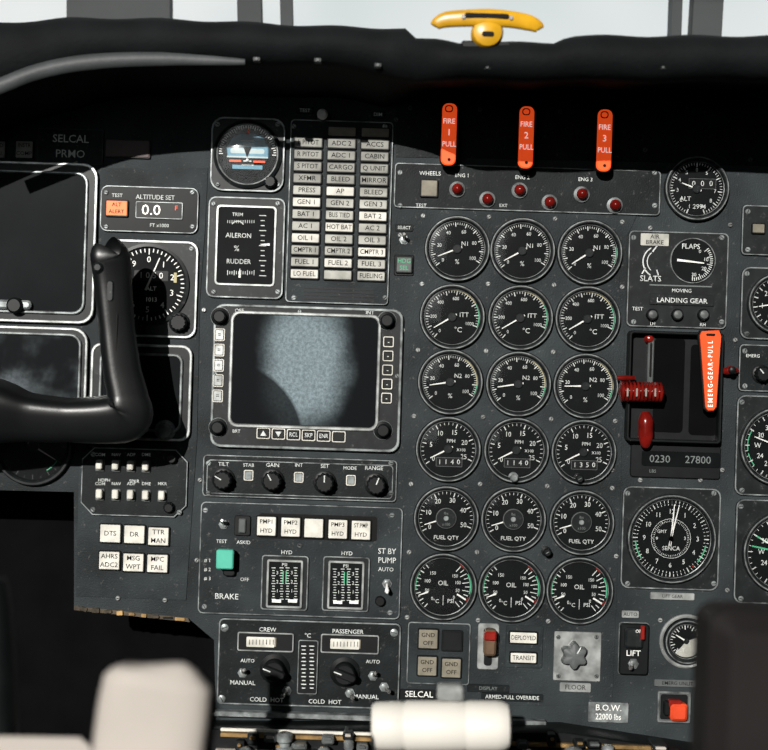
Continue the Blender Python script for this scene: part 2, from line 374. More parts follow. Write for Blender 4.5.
for ri,row in enumerate(GX):
    for ci,(x,y) in enumerate(row):
        lab='round black %s gauge with white markings and pointer'%rowkinds[ri]
        nd=-118+random.uniform(-6,6)
        g='round engine gauges in three columns'
        if ri==0:
            gauge(x,y,31.5,'engine_gauge',lab,10,-130,120,['0','','20','','40','','60','','80','','100'],nd,texts=[('%',0,13,7.5),('N1',8,-5,7)],arcs=[(75,110,'green')] if ci==2 else [],group=g,minor=5,fs=5.8,numr=.68)
        elif ri==1:
            gauge(x,y,31.5,'engine_gauge',lab,10,-140,110,['0','','200','','400','','600','','','','1000'],-122,texts=[('ITT',12,-2,7.4),('°C',6,13,8.2)],arcs=[(-60,60,'yellowmark'),(60,112,'green')],group=g,minor=4,fs=5.4,numr=.7,nlen=.8)
        elif ri==2:
            gauge(x,y,31.5,'engine_gauge',lab,10,-130,120,['0','','20','','40','','60','','80','','100'],-100 if ci<2 else -92,texts=[('%',0,14,7.5),('N2',8,-6,7)],arcs=[(30,95,'yellowmark'),(95,115,'green')],group=g,minor=5,fs=5.8,numr=.68)
        elif ri==3:
            gauge(x,y,31.5,'engine_gauge',lab,5,-125,115,['0','5','10','15','20','25'],-118,texts=[('PPH',3,-8,5.8),('X100',13,1,4.6),],counter=(1,13,25,8,['1140','1140','1350'][ci],6.8),group=g,minor=5,fs=7.8,nlen=.75,numr=.66)
        elif ri==4:
            def ex(t,f,zz,x=x,y=y):
                p=t.part('hub_cap','bezel'); p.lathe(x,y,[(10.5,1.2),(10.5,3),(9.5,3.8),(2.8,3.8)],32); p.m('greydark').lathe(x,y,[(10.5,3),(10.2,3.6),(9.6,3.7),(9.6,3)],32,closed=True); p.m('framegrey').cyl(x,y,2.6,3.4,4.8,.5,16); p.m('dimprint').text('lbs',x,y-5,4,4).text('x100',x,y+6,4,4)
            gauge(x,y,31.5,'engine_gauge',lab,5,-120,110,['0','10','20','30','40','50'],-108,texts=[('FUEL QTY',0,19.5,6.4)],group=g,minor=5,fs=7.8,extra=ex,numr=.7,nlen=.85)
        else:
            def ex(t,f,zz,x=x,y=y):
                f.m('print')
                for i in range(11):
                    a=40+i*10; f.rad(x,y,a,22 if i%2 else 19.5,26.5,.8,zz)
                for q,a in (('150',50),('100',76),('50',104),('0',132)):
                    aa=math.radians(90-a); f.text(q,x,y,4.8,zz,off=(15*math.cos(aa),16.2*math.sin(aa)),sx=.85)
                f.m('green').arc(x,y,62,105,26.8,28,zz); f.arc(x,y,-100,-60,26.8,28,zz)
                f.m('red').arc(x,y,36,48,26.8,28,zz); f.arc(x,y,112,122,26.8,28,zz)
                f.m('print').quad(x,y+14,.6,10,zz,0)
            gauge(x,y,32.5,'engine_gauge',lab,6,-140,-40,['0','50','100','150'],[-112,118],texts=[('OIL',0,-3,7.6),('°C',-7,15,6.4),('PSI',7.5,15,6.4)],group=g,minor=2,fs=5.4,nlen=.95,numr=.6,extra=ex,hub=False,n0=16)
for i,(x,y) in enumerate(((513,477),(546,551),(578,478))):
    t=T('adjustment_knob','small black round adjustment knob on the engine gauge panel','knob',x,y,group='small gauge adjustment knobs'); 
    p=t.part('knob_cap','black' if i else 'framegrey'); p.lathe(x,y,[(5,1),(5,3),(3,4),(3,9),(4,9.5),(4,12),(3,13)],20); p.m('dimprint').quad(x,y,3.5,.7,13.1,30)
# ---------------- fire panel
t,b=plate('fire_warning_panel','dark grey warning panel with red lamps and switch plate','warning panel',394,167,660,212,'platedark',edge=True)
annun(t,429,189,18,18,'',3,'annunwarm'); b.m('print').text('WHEELS',430,174,5.8,3.2).text('ENG 1',462,176,5.2,3.2).text('ENG 2',522,178,5.2,3.2).text('ENG 3',585,180,5.2,3.2)
b.text('TEST',421,206,5,3.2).text('EXT',503,206,4.5,3.2)
for x,y in ((457,190),(487,200),(519,191),(549,203),(581,195),(614,206)):
    p=t.part('warning_lamp','framegrey'); p.lathe(x,y,[(8,3),(8,5),(6,6),(6,7)],20); p.m('redlens').lathe(x,y,[(5.6,6),(5.6,9),(4.4,12),(2,14),(.3,14.3)],20)
for (x,y,n) in ((448,138,'1'),(524,141,'2'),(601,144,'3')):
    t=T('fire_extinguisher_pull','bright orange fire pull grip lettered FIRE %s PULL'%n,'fire pull',x,y,group='orange fire pull handles')
    p=t.part('mounting_stem','black'); p.rr(x,y,9,30,3,0,16)
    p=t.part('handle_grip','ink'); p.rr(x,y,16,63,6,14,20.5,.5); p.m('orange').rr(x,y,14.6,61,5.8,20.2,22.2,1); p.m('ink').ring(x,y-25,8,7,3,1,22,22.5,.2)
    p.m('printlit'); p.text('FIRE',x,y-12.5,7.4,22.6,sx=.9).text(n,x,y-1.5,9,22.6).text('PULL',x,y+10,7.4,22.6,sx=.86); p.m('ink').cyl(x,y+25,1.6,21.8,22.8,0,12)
# ---------------- standby instruments top right
gauge(696,189,31,'airspeed_indicator','round black standby airspeed and altitude dial with digits',10,-160,160,['1','2','3','4','5','0','5','6','7','8','9'],-70,counter=(6,-5,26,9,'000',7.5),minor=5,fs=6,numr=.72,nlen=.6,extra=lambda t,f,zz:(f.m('print').text('ALT',685,199,6.5,zz),f.text('2994',699,207,6.6,zz)))
# flaps/slats
t,b=plate('flap_and_gear_indicator','dark indicator panel with flap dial and landing gear lettering','indicator',627,232,727,328,'bezel',5,3,True,edge=True)
p=t.part('indicator_placard','annun'); p.rr(654,240,28,12,1,3,4); p.m('ink').text('AIR',654,240,6,4.2,off=(0,2.8)).text('BRAKE',654,240,6,4.2,off=(0,-2.8))
p=t.part('dial_face','dial'); p.cyl(692,261,22,3,4,0,40); p.m('greyring').lathe(692,261,[(22.8,3),(22.6,4.8),(21.8,4.8),(21.6,3)],40,closed=True)
p.m('print').text('FLAPS',690,247,7.2,4.2)
for i in range(21): p.rad(692,261,50+i*6.5,14.5 if i%4==0 else 17,20,.8,4.2)
p.text('0',699,252,5,4.2).text('10',705,260,5,4.2).text('20',703,269,5,4.2).text('30',693,275,5,4.2)
p=t.part('pointer','white'); p.rad(690,262,95,-14,13,2.4,5,1)
b.m('print').text('SLATS',650,279,8,3.2); b.arc(658,262,-150,-30,15,16.2,3.2).arc(658,262,-140,-40,11,11.8,3.2).rad(652,252,35,0,16,1.3,3.2).rad(645,268,-150,0,7,1.2,3.2).rad(656,270,160,0,6,1.2,3.2)
b.m('dimprint').rr(680,286,62,1.2,.3,3,3.3)
p=t.part('indicator_placard','bezel'); p.rr(681,300,64,11,1,3,4.4,.3); p.m('print').text('LANDING GEAR',681,301,7,4.6).text('MOVING',681,291,5,3.3).text('TEST',637,309,5,3.3).text('LH',652,324,4.5,3.3).text('RH',702,325,4.5,3.3)
for x in (651,676,702):
    p=t.part('indicator_lamp','black'); p.lathe(x,315,[(6,3),(6,7),(5,9)],20); p.m('greydark').lathe(x,315,[(4.5,8),(4,10.5),(1,11.5)],16)
# gear control recess
t=T('landing_gear_control','black landing gear control box with red striped lever and lamps','lever',668,388)
b=t.part('housing','black'); b.rr(673,387,94,108,4,0,3,1); b.m('black').ring(672,387,94,110,4,3,2.5,16,1); b.m('void').rr(668,385,30,94,4,3,4); b.m('void').rr(703,390,28,90,4,3,4)
p=t.part('lever_stem','greydark'); p.rr(649,366,6,58,2,4,9,1); p.m('ink').rr(649,360,2.2,34,1,9,9.6)
p=t.part('lever_wheel','redlens'); 
pts=[]
for i in range(11):
    pts+= [(617+i*3.7,391+i*.1,22,10),(619.4+i*3.7,391+i*.1,22,10),(619.5+i*3.7,391+i*.1,22,6.8),(620.6+i*3.7,391+i*.1,22,6.8)]
p.tube([(615,391,22,3)]+pts+[(660,392,22,3)],20)
p.m('annundim')
for i in range(4): p.rr(622+i*9,392,1.6,8,.6,28,32.2)
p=t.part('warning_lamp','redlens'); p.lathe(648,339,[(5,3),(5,7),(3,11),(.3,12)],16)
p=t.part('release_handle','redlens'); p.tube([(643,412,12,4),(643,420,14,7.5),(643,436,14,7.5),(643,444,13,5),(643,447,12,2)],16,smooth=4)
p=t.part('selector_switch','redlens'); p.tube([(614,378,16,2),(622,378,16,3),(632,378,15,2)],12)
t=T('emergency_gear_handle','orange pull handle with vertical white lettering EMERG GEAR PULL','handle',705,370)
p=t.part('handle_stem','black'); p.rr(705,350,9,20,3,0,18)
p=t.part('handle_grip','ink'); p.poly([(695,331),(714.5,330),(717,336),(716,350),(711.5,408),(708.5,411.5),(702,411.5),(698.5,408),(694,348),(693,336)],17,22,.5)
p.m('orange2').poly([(696.5,332),(713.5,331),(715.5,336),(714.5,350),(710.5,407),(708,410),(702.5,410),(700,407),(695.5,348),(694.5,336)],21.8,24,.8)
p.m('printlit')
pos=0; ST='EMERG-GEAR-PULL'; W_=[6.0 if c=='M' else 3.2 if c=='-' else 4.55 for c in ST]
for i,ch in enumerate(ST):
    pos+=W_[i]/2; p.text(ch,704.8,407.5-pos,6.8,24.3,rot=90,sx={'M':.92,'-':.9}.get(ch,.8)); pos+=W_[i]/2
p.m('ink').rr(705,335.5,9,2.6,1.3,23.8,24.3)
t=T('red_valve','small red valve fitting with dark knob','valve',726,371)
p=t.part('valve_body','redlens'); p.tube([(714,366,5,2),(722,371,9,3.5),(728,370,11,4.5),(736,371,8,2)],12,smooth=3); p.m('black').lathe(728,370,[(3.5,10),(3.5,19),(2,20)],14)
t,b=plate('landing_counter','black counter display with dim white digits','counter',630,445,720,478,'black',3,3,False)
p=t.part('digit_window','blackgloss'); p.rr(680,459,78,15,2,3,4); p.m('dimprint').text('0230',659,459,10.5,4.2).text('27800',697,460,10.5,4.2); b.m('dimprint').text('LBS',652,471,4.5,3.2)
# chronometer
def exclk(t,f,zz):
    f.m('print')
    for i in range(60): f.rad(670,538,i*6,33,34.5,.6,zz); f.rad(670,538,i*6,16.5,18 if i%5 else 19,.45,zz)
    f.text('SENCA',670,548,5.8,zz).text('GMT',661,531,4.6,zz).text('3',684,538,4.6,zz).text('9',656,538,4.6,zz)
    f.arc(670,538,0,360,19.4,19.8,zz,40)
    f.m('green').arc(670,538,100,130,34.8,36,zz); f.arc(670,538,-125,-95,34.8,36,zz)
    f.m('red').rad(670,538,140,34,37,1.2,zz)
gauge(670,538,43,'clock','square-bezel aircraft clock with white ticks and hands',12,0,360,['','1','2','3','4','5','6','7','8','9','10','11','12'],[4,12],sq=(98,102,8),minor=5,fs=7.5,numr=.7,nlen=.9,extra=exclk,hubr=.07)
# far right partial instruments
t,b=plate('radio_selector_panel','black instrument with amber indicator windows','instrument',741,206,800,256,'bezel',4,3,True,edge=True)
annun(t,757,229,14,11,'',3,'annunwarm'); annun(t,775,229,14,11,'',3,'annunwarm')
gauge(776,304,29,'vertical_speed_indicator','black round flight instrument with white markings',12,-150,150,['0','1','2','3','4','5','6'],-100,sq=(72,72,8),minor=2,fs=8)
gauge(777,446,38,'horizontal_situation_indicator','black compass instrument with white and green markings',12,0,360,['','3','6','E','12','15','S','21','24','W','30','33','N'],[-70,110],sq=(84,100,8),minor=3,fs=8,extra=lambda t,f,zz:(f.m('green').arc(777,446,-100,-60,30,31,zz),f.arc(777,446,-130,-105,30,31,zz)))
gauge(782,552,40,'radio_altimeter','grey-bezelled round instrument with green markings',12,0,360,['','3','6','E','12','15','S','21','24','W','30','33','N'],[-60],sq=(96,104,8),minor=3,fs=8,extra=lambda t,f,zz:(f.m('green').rad(782,552,-80,14,32,1.6,zz),f.rad(782,552,-60,20,32,1.6,zz)))
t,b=plate('course_selector','dark selector plate above the compass instrument','instrument',738,345,800,392,'platedark',4,3,True,edge=True); b.m('print').text('EMERG',752,356,4.5,3.3); knob(t,760,374,8,12,3,-40)
# ---------------- annunciator matrix
t,b=plate('warning_light_unit','dark unit with three columns of ivory legend lights','warning lights',288,121,391,304,'plate',4,3,True,edge=True)
for yy in range(0,4): b.m('black').rr(339,289+yy*3.5,70,1.4,.6,3,3.4)
rows=[('','',''),('L PITOT','ADC 2','ACCS'),('R PITOT','ADC 1','CABIN'),('S PITOT','CARGO','Q UNIT'),('XFMR','BLEED','MIRROR'),('PRESS','AP','BLEED'),('GEN 1','GEN 2','GEN 3'),('BAT 1','BUS TIED','BAT 2'),('AC 1','HOT BAT','AC 2'),('OIL 1','OIL 2','OIL 3'),('CMPTR 1','CMPTR 2','CMPTR 3'),('FUEL 1','FUEL 2','FUEL 3'),('LO FUEL','','FUELING')]
for i,rw in enumerate(rows):
    for j,q in enumerate(rw):
        x=309+j*33.2-i*.36; y=131.5+i*11.9+j*1.1
        if i==0 and j==0: continue
        annun(t,x,y,29.5,11,q,3,'annunwarm' if i<1 else 'annundim' if i<5 else ('annun' if (i+j)%3 else 'ivory'),fs=6.8)
t=T('test_toggle','small white round toggle knob above the warning lights','switch',323,117)
p=t.part('switch_tip','greydark'); p.lathe(323,117,[(6,0),(6,3),(3,4),(2.5,10)],20); p.m('white').lathe(323,117,[(2.5,10),(5,12),(5.4,15),(3.5,18),(.4,19)],20)
placard('TEST',305,111,18,7,fs=5,ink='dimprint'); placard('DIM',378,115,14,7,fs=5,ink='dimprint')
# standby horizon
t=T('standby_horizon','square standby attitude indicator with blue sky band and round dial','attitude indicator',248,155)
b=t.part('bezel','bezel'); b.rr(248,155,74,74,12,0,3.4,.9); b.m('framegrey').ring(248,155,73.6,73.6,12,1.6,3.2,4,.2)
b.m('bezel').lathe(248,155,[(34,3),(34,6),(32,7),(30,5),(30,3.2)],48,closed=True); b.m('greyring').lathe(248,155,[(31.2,5),(30.8,6.8),(29.6,6.4),(29.6,5)],48,closed=True)
for ax in (-1,1):
    for ay in (-1,1): screw(t,248+ax*30,155+ay*30,3.4)
f=t.part('dial_face','dial'); f.cyl(248,155,30,2,4,0,48)
f=t.part('horizon_ball','skyblue'); f.poly([(228,157),(227,148),(232,139),(241,134),(255,134),(264,139),(269,148),(269,159)],4,5.6,1)
f.m('dial').poly([(228,157),(269,159),(264,171),(254,176),(242,176),(232,170)],4,5.4)
f.m('horizonlight').rr(248,152,34,5,2,5.4,5.9); f.quad(248,158,41,1.6,6)
f.m('white')
for i in range(37):
    a=-90+i*5
    f.rad(248,155,a,24.5 if i%3==0 else 26,28.6,.9,4.4)
for dy,w_ in ((-14,14),(-10,8),(6,8),(10,12)): f.quad(248,156+dy,w_,1.1,6.2)
f.m('ink').rad(248,148,180,0,10,8,6.4,.5)
f.m('skyblue').quad(248,168,30,4,6)
p=t.part('aircraft_symbol','orange2'); p.rr(236,162,12,2.2,.6,7,8).rr(260,163,12,2.2,.6,7,8); p.m('white').rr(248,161,2.5,2.5,1,7,8); p.m('orange2').rad(248,155,0,20,26,2.4,7,.4)
f.m('print').text('STBY',238,127,5,4.4)
knob(t,271,183,6,9,3.4,mark=None)
t.part('cover_glass','glass').lathe(248,155,[(29.6,6.2),(20,8.4),(10,9.4),(.2,9.8)],36)
# trim indicator
t=T('trim_indicator','black aileron and rudder trim indicator with vertical scales','trim indicator',246,248)
b=t.part('bezel','bezel'); b.rr(246,248,77,101,7,0,3,.8); b.m('framegrey').ring(246,248,76.6,100.6,7,1.5,2.9,3.8,.2).m('greymetal').ring(246,246,60,80,4,2,2.9,4.6,.2)
for ax in (-1,1):
    for ay in (-1,1): screw(t,246+ax*32,248+ay*44,3)
f=t.part('dial_face','dial'); f.rr(246,246,56,76,3,2.5,3.4)
f.m('print').text('AILERON',239,236,6.8,3.7,sx=.92).text('%',237,249,8,3.7).text('RUDDER',239,262,6.8,3.7,sx=.92).text('TRIM',238,215,5,3.7)
f.arc(238,228,-60,60,6,7,3.7,10)
for i in range(13):
    f.quad(263,216+i*5,7 if i%3==0 else 4,.8,3.7); f.quad(228+i*2.2,273,.7,5 if i%3==0 else 3,3.7); f.quad(228+i*2.2,222,.6,3,3.7)
p=t.part('pointer','white'); p.rad(270,245,270,0,9,2.6,4.4,.5); p.rad(240,278,0,0,9,2.4,4.4,.5)
# ---------------- main display
t=T('navigation_display','square multifunction display with grey bezel and dark screen, painted glare and dust','display',306,378)
b=t.part('bezel','bezel'); b.rr(307,378,189,143,10,0,6,1.6)
b.m('framegrey').ring(307,378,188.6,142.6,10,2.6,5.2,7,.5)
b.m('greymetal').ring(305,371,150,116,9,3.2,5.6,8.4,.8)
for x,y in ((300,312),(216,374),(397,376)): screw(t,x,y,6,2.2)
f=t.part('screen','screenglare'); f.rr(305,370,144,110,6,5,6.4,.3)
def key(t,x,y,w,h,q='',z=6,m='greydark',fs=5,ink='print'):
    p=t.part('push_button',m); p.m('ivory').ring(x,y,w+2.6,h+2.6,1.6,1,z,z+1.2,.2); p.m(m).rr(x,y,w,h,1,z,z+2.2,.4)
    if q: p.m(ink).text(q,x,y,fs,z+2.4,sx=.8)
    return p
for i in range(5):
    key(t,220.5-i*.5,335+i*15.2,8,10,'=',6,'greymetal',7,'ink'); key(t,388.5-i*.5,342+i*14,8,8,'-',6,'black',8)
for i,q in enumerate(['up','down','RCL','SKP','ENR','']):
    x,y=264+i*15,433+i*.7
    p=key(t,x,y,11,8.5,'' if i<2 else q,6,'black',6)
    if i==0: p.m('print').poly([(x-3,y+2.4),(x+3,y+2.4),(x,y-2.8)],8,8.4)
    if i==1: p.m('print').poly([(x-3,y-2.4),(x+3,y-2.4),(x,y+2.8)],8,8.4)
for (x,y) in ((221,317),(219,427),(383,430),(387,321)):
    p=t.part('knob','black'); p.lathe(x,y,[(9,6),(9,8),(6.5,9),(6.2,15),(5,16)],28); p.m('framegrey').lathe(x,y,[(9.6,6),(9.6,7),(8.8,7.6),(8.8,6)],28,closed=True)
b.m('print').text('OFF',240,311,5.2,6.3).text('INT',370,313,5.2,6.3).text('BRT',237,431,4.5,6.3)
# weather radar strip
t,b=plate('radar_control_panel','long dark control strip with four black rotary knobs','control panel',203,457,397,499,'platedark',4,3.4,True,edge=True)
for x,y,a in ((224,479,-60),(273,480,-30),(325,482,0),(376,484,20)): knob(t,x,y,10,15,3.4,a)
b.m('framegrey').ring(300,479,186,34,4,1,3.2,3.9,.2)
for x,y in ((249,475),(299,477),(351,480)):
    key(t,x,y,7,8,'',3.4,'framegrey')
b.m('print').text('TILT',224,464,5.5,3.8).text('GAIN',273,465,5.5,3.8).text('INT',299,465,5,3.8).text('SET',325,466,5.5,3.8).text('RANGE',374,468,5.5,3.8).text('STAB',249,465,4.8,3.8).text('MODE',350,468,4.8,3.8)
# brake panel
t=T('brake_and_pump_panel','grey control panel with pump lights and green brake knob','control panel',300,560)
b=t.part('body','plate'); b.rr(300.5,560,202,112,5,0,3.4,.9); b.m('framegrey').ring(300.5,560,201.5,111.5,5,1.1,3.2,3.9,.2)
for (x,y) in ((206,510),(392,515),(205,606),(390,612),(300,545)): screw(t,x,y,3.4)
b.m('ink').rr(318,527,118,25,3,3.2,3.8)
toggle(t,224,524,3.4,0,5); p=t.part('selector_switch','black'); p.rr(243,525,16,20,2,3.4,6,.6); p.m('greydark').rr(243,525,7,14,1,6,9,1)
for x,y,q in ((267,525.5,'PMP1|HYD'),(291,526.5,'PMP2|HYD'),(314,527.5,''),(338,528.5,'PMP3|HYD'),(361,529.5,'ST.PMP|HYD')): annun(t,x,y,21,21,q,3.4,'ivory',6)
b.m('print').text('TEST',222,541,5,4).text('ASKID',244,542,5,4).text('ST BY',387,551,8,4,sx=.9).text('PUMP',387,560,8,4,sx=.9).text('AUTO',386,569,5.5,4).text('OFF',245,579,5,4).text('BRAKE',227,596,8,4).text('# 1',208,560,5,4).text('# 2',208,569,5,4).text('# 3',208,578,5,4)
b.m('print').text('HYD',287,552,5.5,4).text('HYD',347,553,5.5,4)
p=t.part('brake_knob','greenknob','green square brake selector knob'); p.rr(227,557,17,19,2,10,20,1.2)
p=t.part('knob_stem','black'); p.tube([(227,566,3,6),(227,562,12,5)],16); p.rr(230,571,12,8,3,3.4,9,1)
toggle(t,387,583,3.4,0,-6,13,'white')
p=t.part('switch_guard','black'); p.lathe(380,600,[(5,3.4),(5,8),(4,9)],16)
for x in (285,346):
    y=582+(x-285)*.02
    p=t.part('pressure_meter','bezel'); p.rr(x,y,47,55,3,3.4,5.4,.6); p.m('framegrey').ring(x,y,46.6,54.6,3,1.3,5.2,6.2,.3); p.m('greymetal').ring(x,y+1,36,48,2,2.2,5.3,7.4,.4)
    p.m('dial').rr(x,y+1,32,44,1,5.3,5.8); p.m('print')
    for sx in (-11,-3,3,11):
        for i in range(13): p.quad(x+sx,y-15+i*2.6,4 if i%3==0 else 2.4,.7,6)
    p.m('green').quad(x-1.5,y-6,1,12,6.1).quad(x+1.5,y-6,1,12,6.1); p.m('print').text('PSI',x,y-18,4.5,6.1)
    for q,yy in (('3',-10),('2',-1),('1',8)): p.text(q,x-7.2,y+yy,4.8,6.1).text(q,x+7.2,y+yy,4.8,6.1)
    p.m('white').quad(x-8,y+18,9,3,6.2).quad(x+8,y+18,9,3,6.2)
# temperature panel
t=T('cabin_temperature_panel','dark grey crew and passenger temperature control panel','control panel',309,663)
b=t.part('body','platedark'); b.rr(309,663,182,86,5,0,3.4,.9); b.m('framegrey').ring(309,663,181.6,85.6,5,1.4,3.2,4,.2)
for (x,y) in ((225,627),(394,632),(222,698),(392,704)): screw(t,x,y,3.4,4,'framegrey')
b.m('print').text('CREW',268,629,6,4).text('PASSENGER',348,631,6,4).text('°C',308,635,6,4).text('MANUAL',243,682,6.2,4).text('COLD  HOT',267,699,6.2,4).text('MANUAL',366,696,6.2,4).text('COLD  HOT',325,701,6,4).text('AUTO',248,660,5,4).text('AUTO',373,661,5,4)
for x,y,w in ((266,641,56),(350,643,58)):
    p=t.part('position_meter','black'); p.rr(x,y,w,19,2,3.4,5.2,.5); p.m('greymetal').ring(x,y,w,19,2,1.3,5,6,.2); p.m('ivory').rr(x-5,y,w*.5,10,1,5,5.6); p.m('ink')
    for i in range(8): p.quad(x-16+i*3.4,y,.6,5,5.8)
    p.m('annunwarm').quad(x+10,y,1.2,9,6)
p=t.part('temperature_scale','black'); p.rr(308,666,20,54,2,3.4,5.4,.5); p.m('framegrey').ring(308,666,20,54,2,1,5.2,6,.2); p.m('print')
for i in range(12): p.quad(304,645+i*3.8,3.5 if i%2 else 5,1,5.8).quad(312,645+i*3.8,3.5 if i%2 else 5,1,5.8)
for x,y,a in ((275,668,-70),(345,671,-70)):
    p=t.part('knob','black'); p.lathe(x,y,[(15,3.4),(15,5),(11,7),(10,18),(9,19)],32,flute=0); p.rr(x,y,24,8,3.5,18,23,1.2,rot=-20); p.m('print').rad(x,y,-70,3,11,1.2,23.2)
toggle(t,243,672,3.4,2,5); toggle(t,373,675,3.4,2,5); toggle(t,287,690,3.4,-3,-2); toggle(t,350,692,3.4,3,-2); toggle(t,384,686,3.4,5,-2)
# lower centre cluster
t,b=plate('switch_light_cluster','panel of four square amber and grey push lights','push buttons',407,622,470,684,'plate',3,2.6,False,edge=True)
for x,y,m_ in ((428,638,'annunwarm'),(452,640,'black'),(427,665,'annunwarm'),(451,667,'annunwarm')):
    q=annun(t,x,y,21,21,'',2.6,m_,5)
    if m_!='black': q.m('ink').text('OFF',x,y+4,6,6.3).text('GND',x,y-4,6,6.3)
placard('SELCAL',419,694,38,10,'black','white',8.5)
t=T('guarded_lever','slotted lever with red grip on grey mount','lever',488,645)
p=t.part('slot_plate','greymetal'); p.rr(488,646,21,46,3,0,3,.6); p.m('black').rr(488,646,8,38,3,3,3.4)
p=t.part('lever_grip','brown'); p.rr(489,640,12,26,3,5,17,2); p.m('red').rr(489,633,12,9,2,12,19,1.5); 
t,b=plate('flap_status_lights','small legend lights reading DEPLOYED and TRANSIT','indicator lights',505,625,543,668,'plate',2,1.6,False)
annun(t,523,637,29,13,'DEPLOYED',1.6,'ivory',6.4); annun(t,523,657,28,12,'TRANSIT',1.6,'ivory',6.4)
placard('DISPLAY',488,688,42,8,'platedark','dimprint',5); placard('ARMED-PULL OVERRIDE',512,697,62,8,'platedark','print',5.6)
t=T('floor_light_switch','light grey square plate with short grey rotary knob','switch',577,656)
p=t.part('switch_plate','greymetal'); p.rr(577,656,47,49,1.5,0,2.6,.5); 
for ax in (-1,1):
    for ay in (-1,1): screw(t,577+ax*19,656+ay*19.5,2.6,2.2,'greydark')
p=t.part('rotary_knob','platelight'); p.lathe(573,654,[(14,2.6),(14,9),(12.5,13),(9,14.5),(1,15)],60,flute=.28,nf=6); p.m('print').rad(573,654,30,4,11,1.2,15.2)
placard('FLOOR',575,687,31,9,'greymetal','ink',6.5)
placard('AUTO',630,614,17,7,'greymetal','ink',5); placard('LIFT GEAR',672,596,44,7,'greymetal','ink',4.5)
t=T('guarded_lift_switch','black guarded toggle switch lettered LIFT','switch',633,648)
p=t.part('switch_housing','black'); p.rr(633,648,29,51,3,0,7,1.2); p.m('framegrey').ring(633,648,30,52,3,1.2,0,3,.3); p.m('bezel').rr(632,636,18,20,2,7,13,2)
p.m('white').text('LIFT',632,652,8,7.3).text('OFF',637,629,4.5,13.2); p=t.part('switch_lever','red'); p.rr(640,630,4,14,1,13,16,1)
toggle(t,632,662,7,-5,-2,12,'steel',4)
gauge(686,641,21,'pressure_dial','round grey-rimmed selector dial with pale grey centre',6,-140,60,['','','','','','',''],-60,minor=3,extra=lambda t,f,zz:(f.m('annun').arc(686,641,70,220,2,16,zz),f.m('print').text('ALT',680,650,5,zz+.1)))
t=T('dial_collar','light grey metal collar ring around a round dial','ring',686,641); p=t.part('collar_ring','greymetal'); p.lathe(686,641,[(27,0),(27,3),(25.5,4.2),(23.8,3.5),(23.8,0)],48,closed=True)
placard('B.O.W.|22000 lbs',608,712,40,20,'framegrey','white',8.6,sp=9)
placard('EMERG UNLIT',677,683,46,7,'platelight','ink',5)
t=T('red_guard_switch','blocky red-orange pull in a square grey recess','switch',675,706); p=t.part('switch_housing','platelight'); p.rr(673,706,33,31,2,0,4,.6); p.m('black').rr(673,706,27,25,2,4,5,.4); p.m('framegrey').ring(673,706,33,31,2,2,4,6,.5)
p=t.part('red_guard','redorange'); p.rr(676,709,17,17,3,5,16,2.5); p.m('red').rr(673,701,13,7,2,5,14,1.5); p.m('black').rr(665,706,6,14,2,5,12,1)
t=T('toggle_switch','small toggle on the display control row','switch',404,238); toggle(t,404,240,1,0,4)
t,b=plate('mode_light','small green-tinted square mode light','indicator light',394,255,414,276,'black',2,2,False); annun(t,404,265,17,17,'HDG|SEL',2,'greydark',6,'green'); placard('SELECT',404,228,18,7,fs=4.5)
# ---------------- left side
def crt(name,label,x0,y0,x1,y1,bz,mat='screen',z=0,r=14):
    cx,cy=(x0+x1)/2,(y0+y1)/2; w,h=x1-x0,y1-y0
    t=T(name,label,'display',cx,cy); b=t.part('bezel','bezel'); b.rr(cx,cy,w,h,r,z,z+5,1.5)
    b.m('greymetal').ring(cx,cy,w,h,r,2.8,z+4,z+6.2,.6); b.m('framegrey').ring(cx,cy,w-2*bz+6,h-2*bz+6,r*.8,2.6,z+4,z+8,.8)
    f=t.part('screen',mat); f.rr(cx,cy,w-2*bz,h-2*bz,r*.6,z+4,z+5.6,.3); return t,b
crt('attitude_display','black glass flight display with rounded grey bezel',-64,162,97,322,12)
crt('heading_display','dark flight display with painted reflection in a rounded grey bezel',-60,326,88,424,9,'screendim')
t,b=crt('radio_magnetic_display','small square display with dark screen and grey bezel',91,344,192,440,12,'screen',r=10)
knob(t,166,430,9,10,5,mat='framegrey',mark=None)
t=T('brightness_knob','small dark knob with bar on the display bezel','knob',12,306); p=t.part('knob_body','framegrey'); p.rr(14,305,40,9,4,6,12,2); p.m('black').lathe(18,306,[(8,6),(8,14),(6,16)],24)
t,b=plate('altitude_selector','black altitude alert instrument with orange light and digits','altitude selector',101,187,199,233,'blackgloss',7,4,True,edge=True)
annun(t,118,209,23,17,'ALT|ALERT',4,'amber',5.4); b.m('print').text('ALTITUDE SET',156,198,6.6,4.2,sx=.92).text('TEST',118,196,5,4.2).text('FT x1000',160,226,5,4.2)
p=t.part('digit_window','black'); p.rr(160,211,46,16,1.5,4,5); p.m('framegrey').ring(160,211,47,17,1.5,1,4,5.6,.2); p.m('printlit').text('0.0',152,211,14.5,5.2,sx=1.1); p.m('orange2').text('F',177,209,7,5.2)
t=T('altimeter','black altimeter dial in square bezel with adjusting knob','altimeter',152,289)
b=t.part('bezel','bezel'); b.rr(152,289,92,97,10,0,4,1); b.m('greymetal').ring(152,289,91.6,96.6,10,2.2,3.8,5,.3)
b.m('bezel').lathe(149,285,[(41,4),(41,6.5),(38,7),(37,5),(37,4)],48,closed=True)
f=t.part('dial_face','dial'); f.cyl(149,285,37,3.6,4.6,0,48); f.m('white')
for i in range(50): f.rad(149,285,i*7.2,30 if i%5==0 else 32.5,36,1,4.8)
for i in range(10):
    a=math.radians(90-i*36); f.text(str(i),149,285,8.5,4.8,off=(25*math.cos(a),25*math.sin(a)))
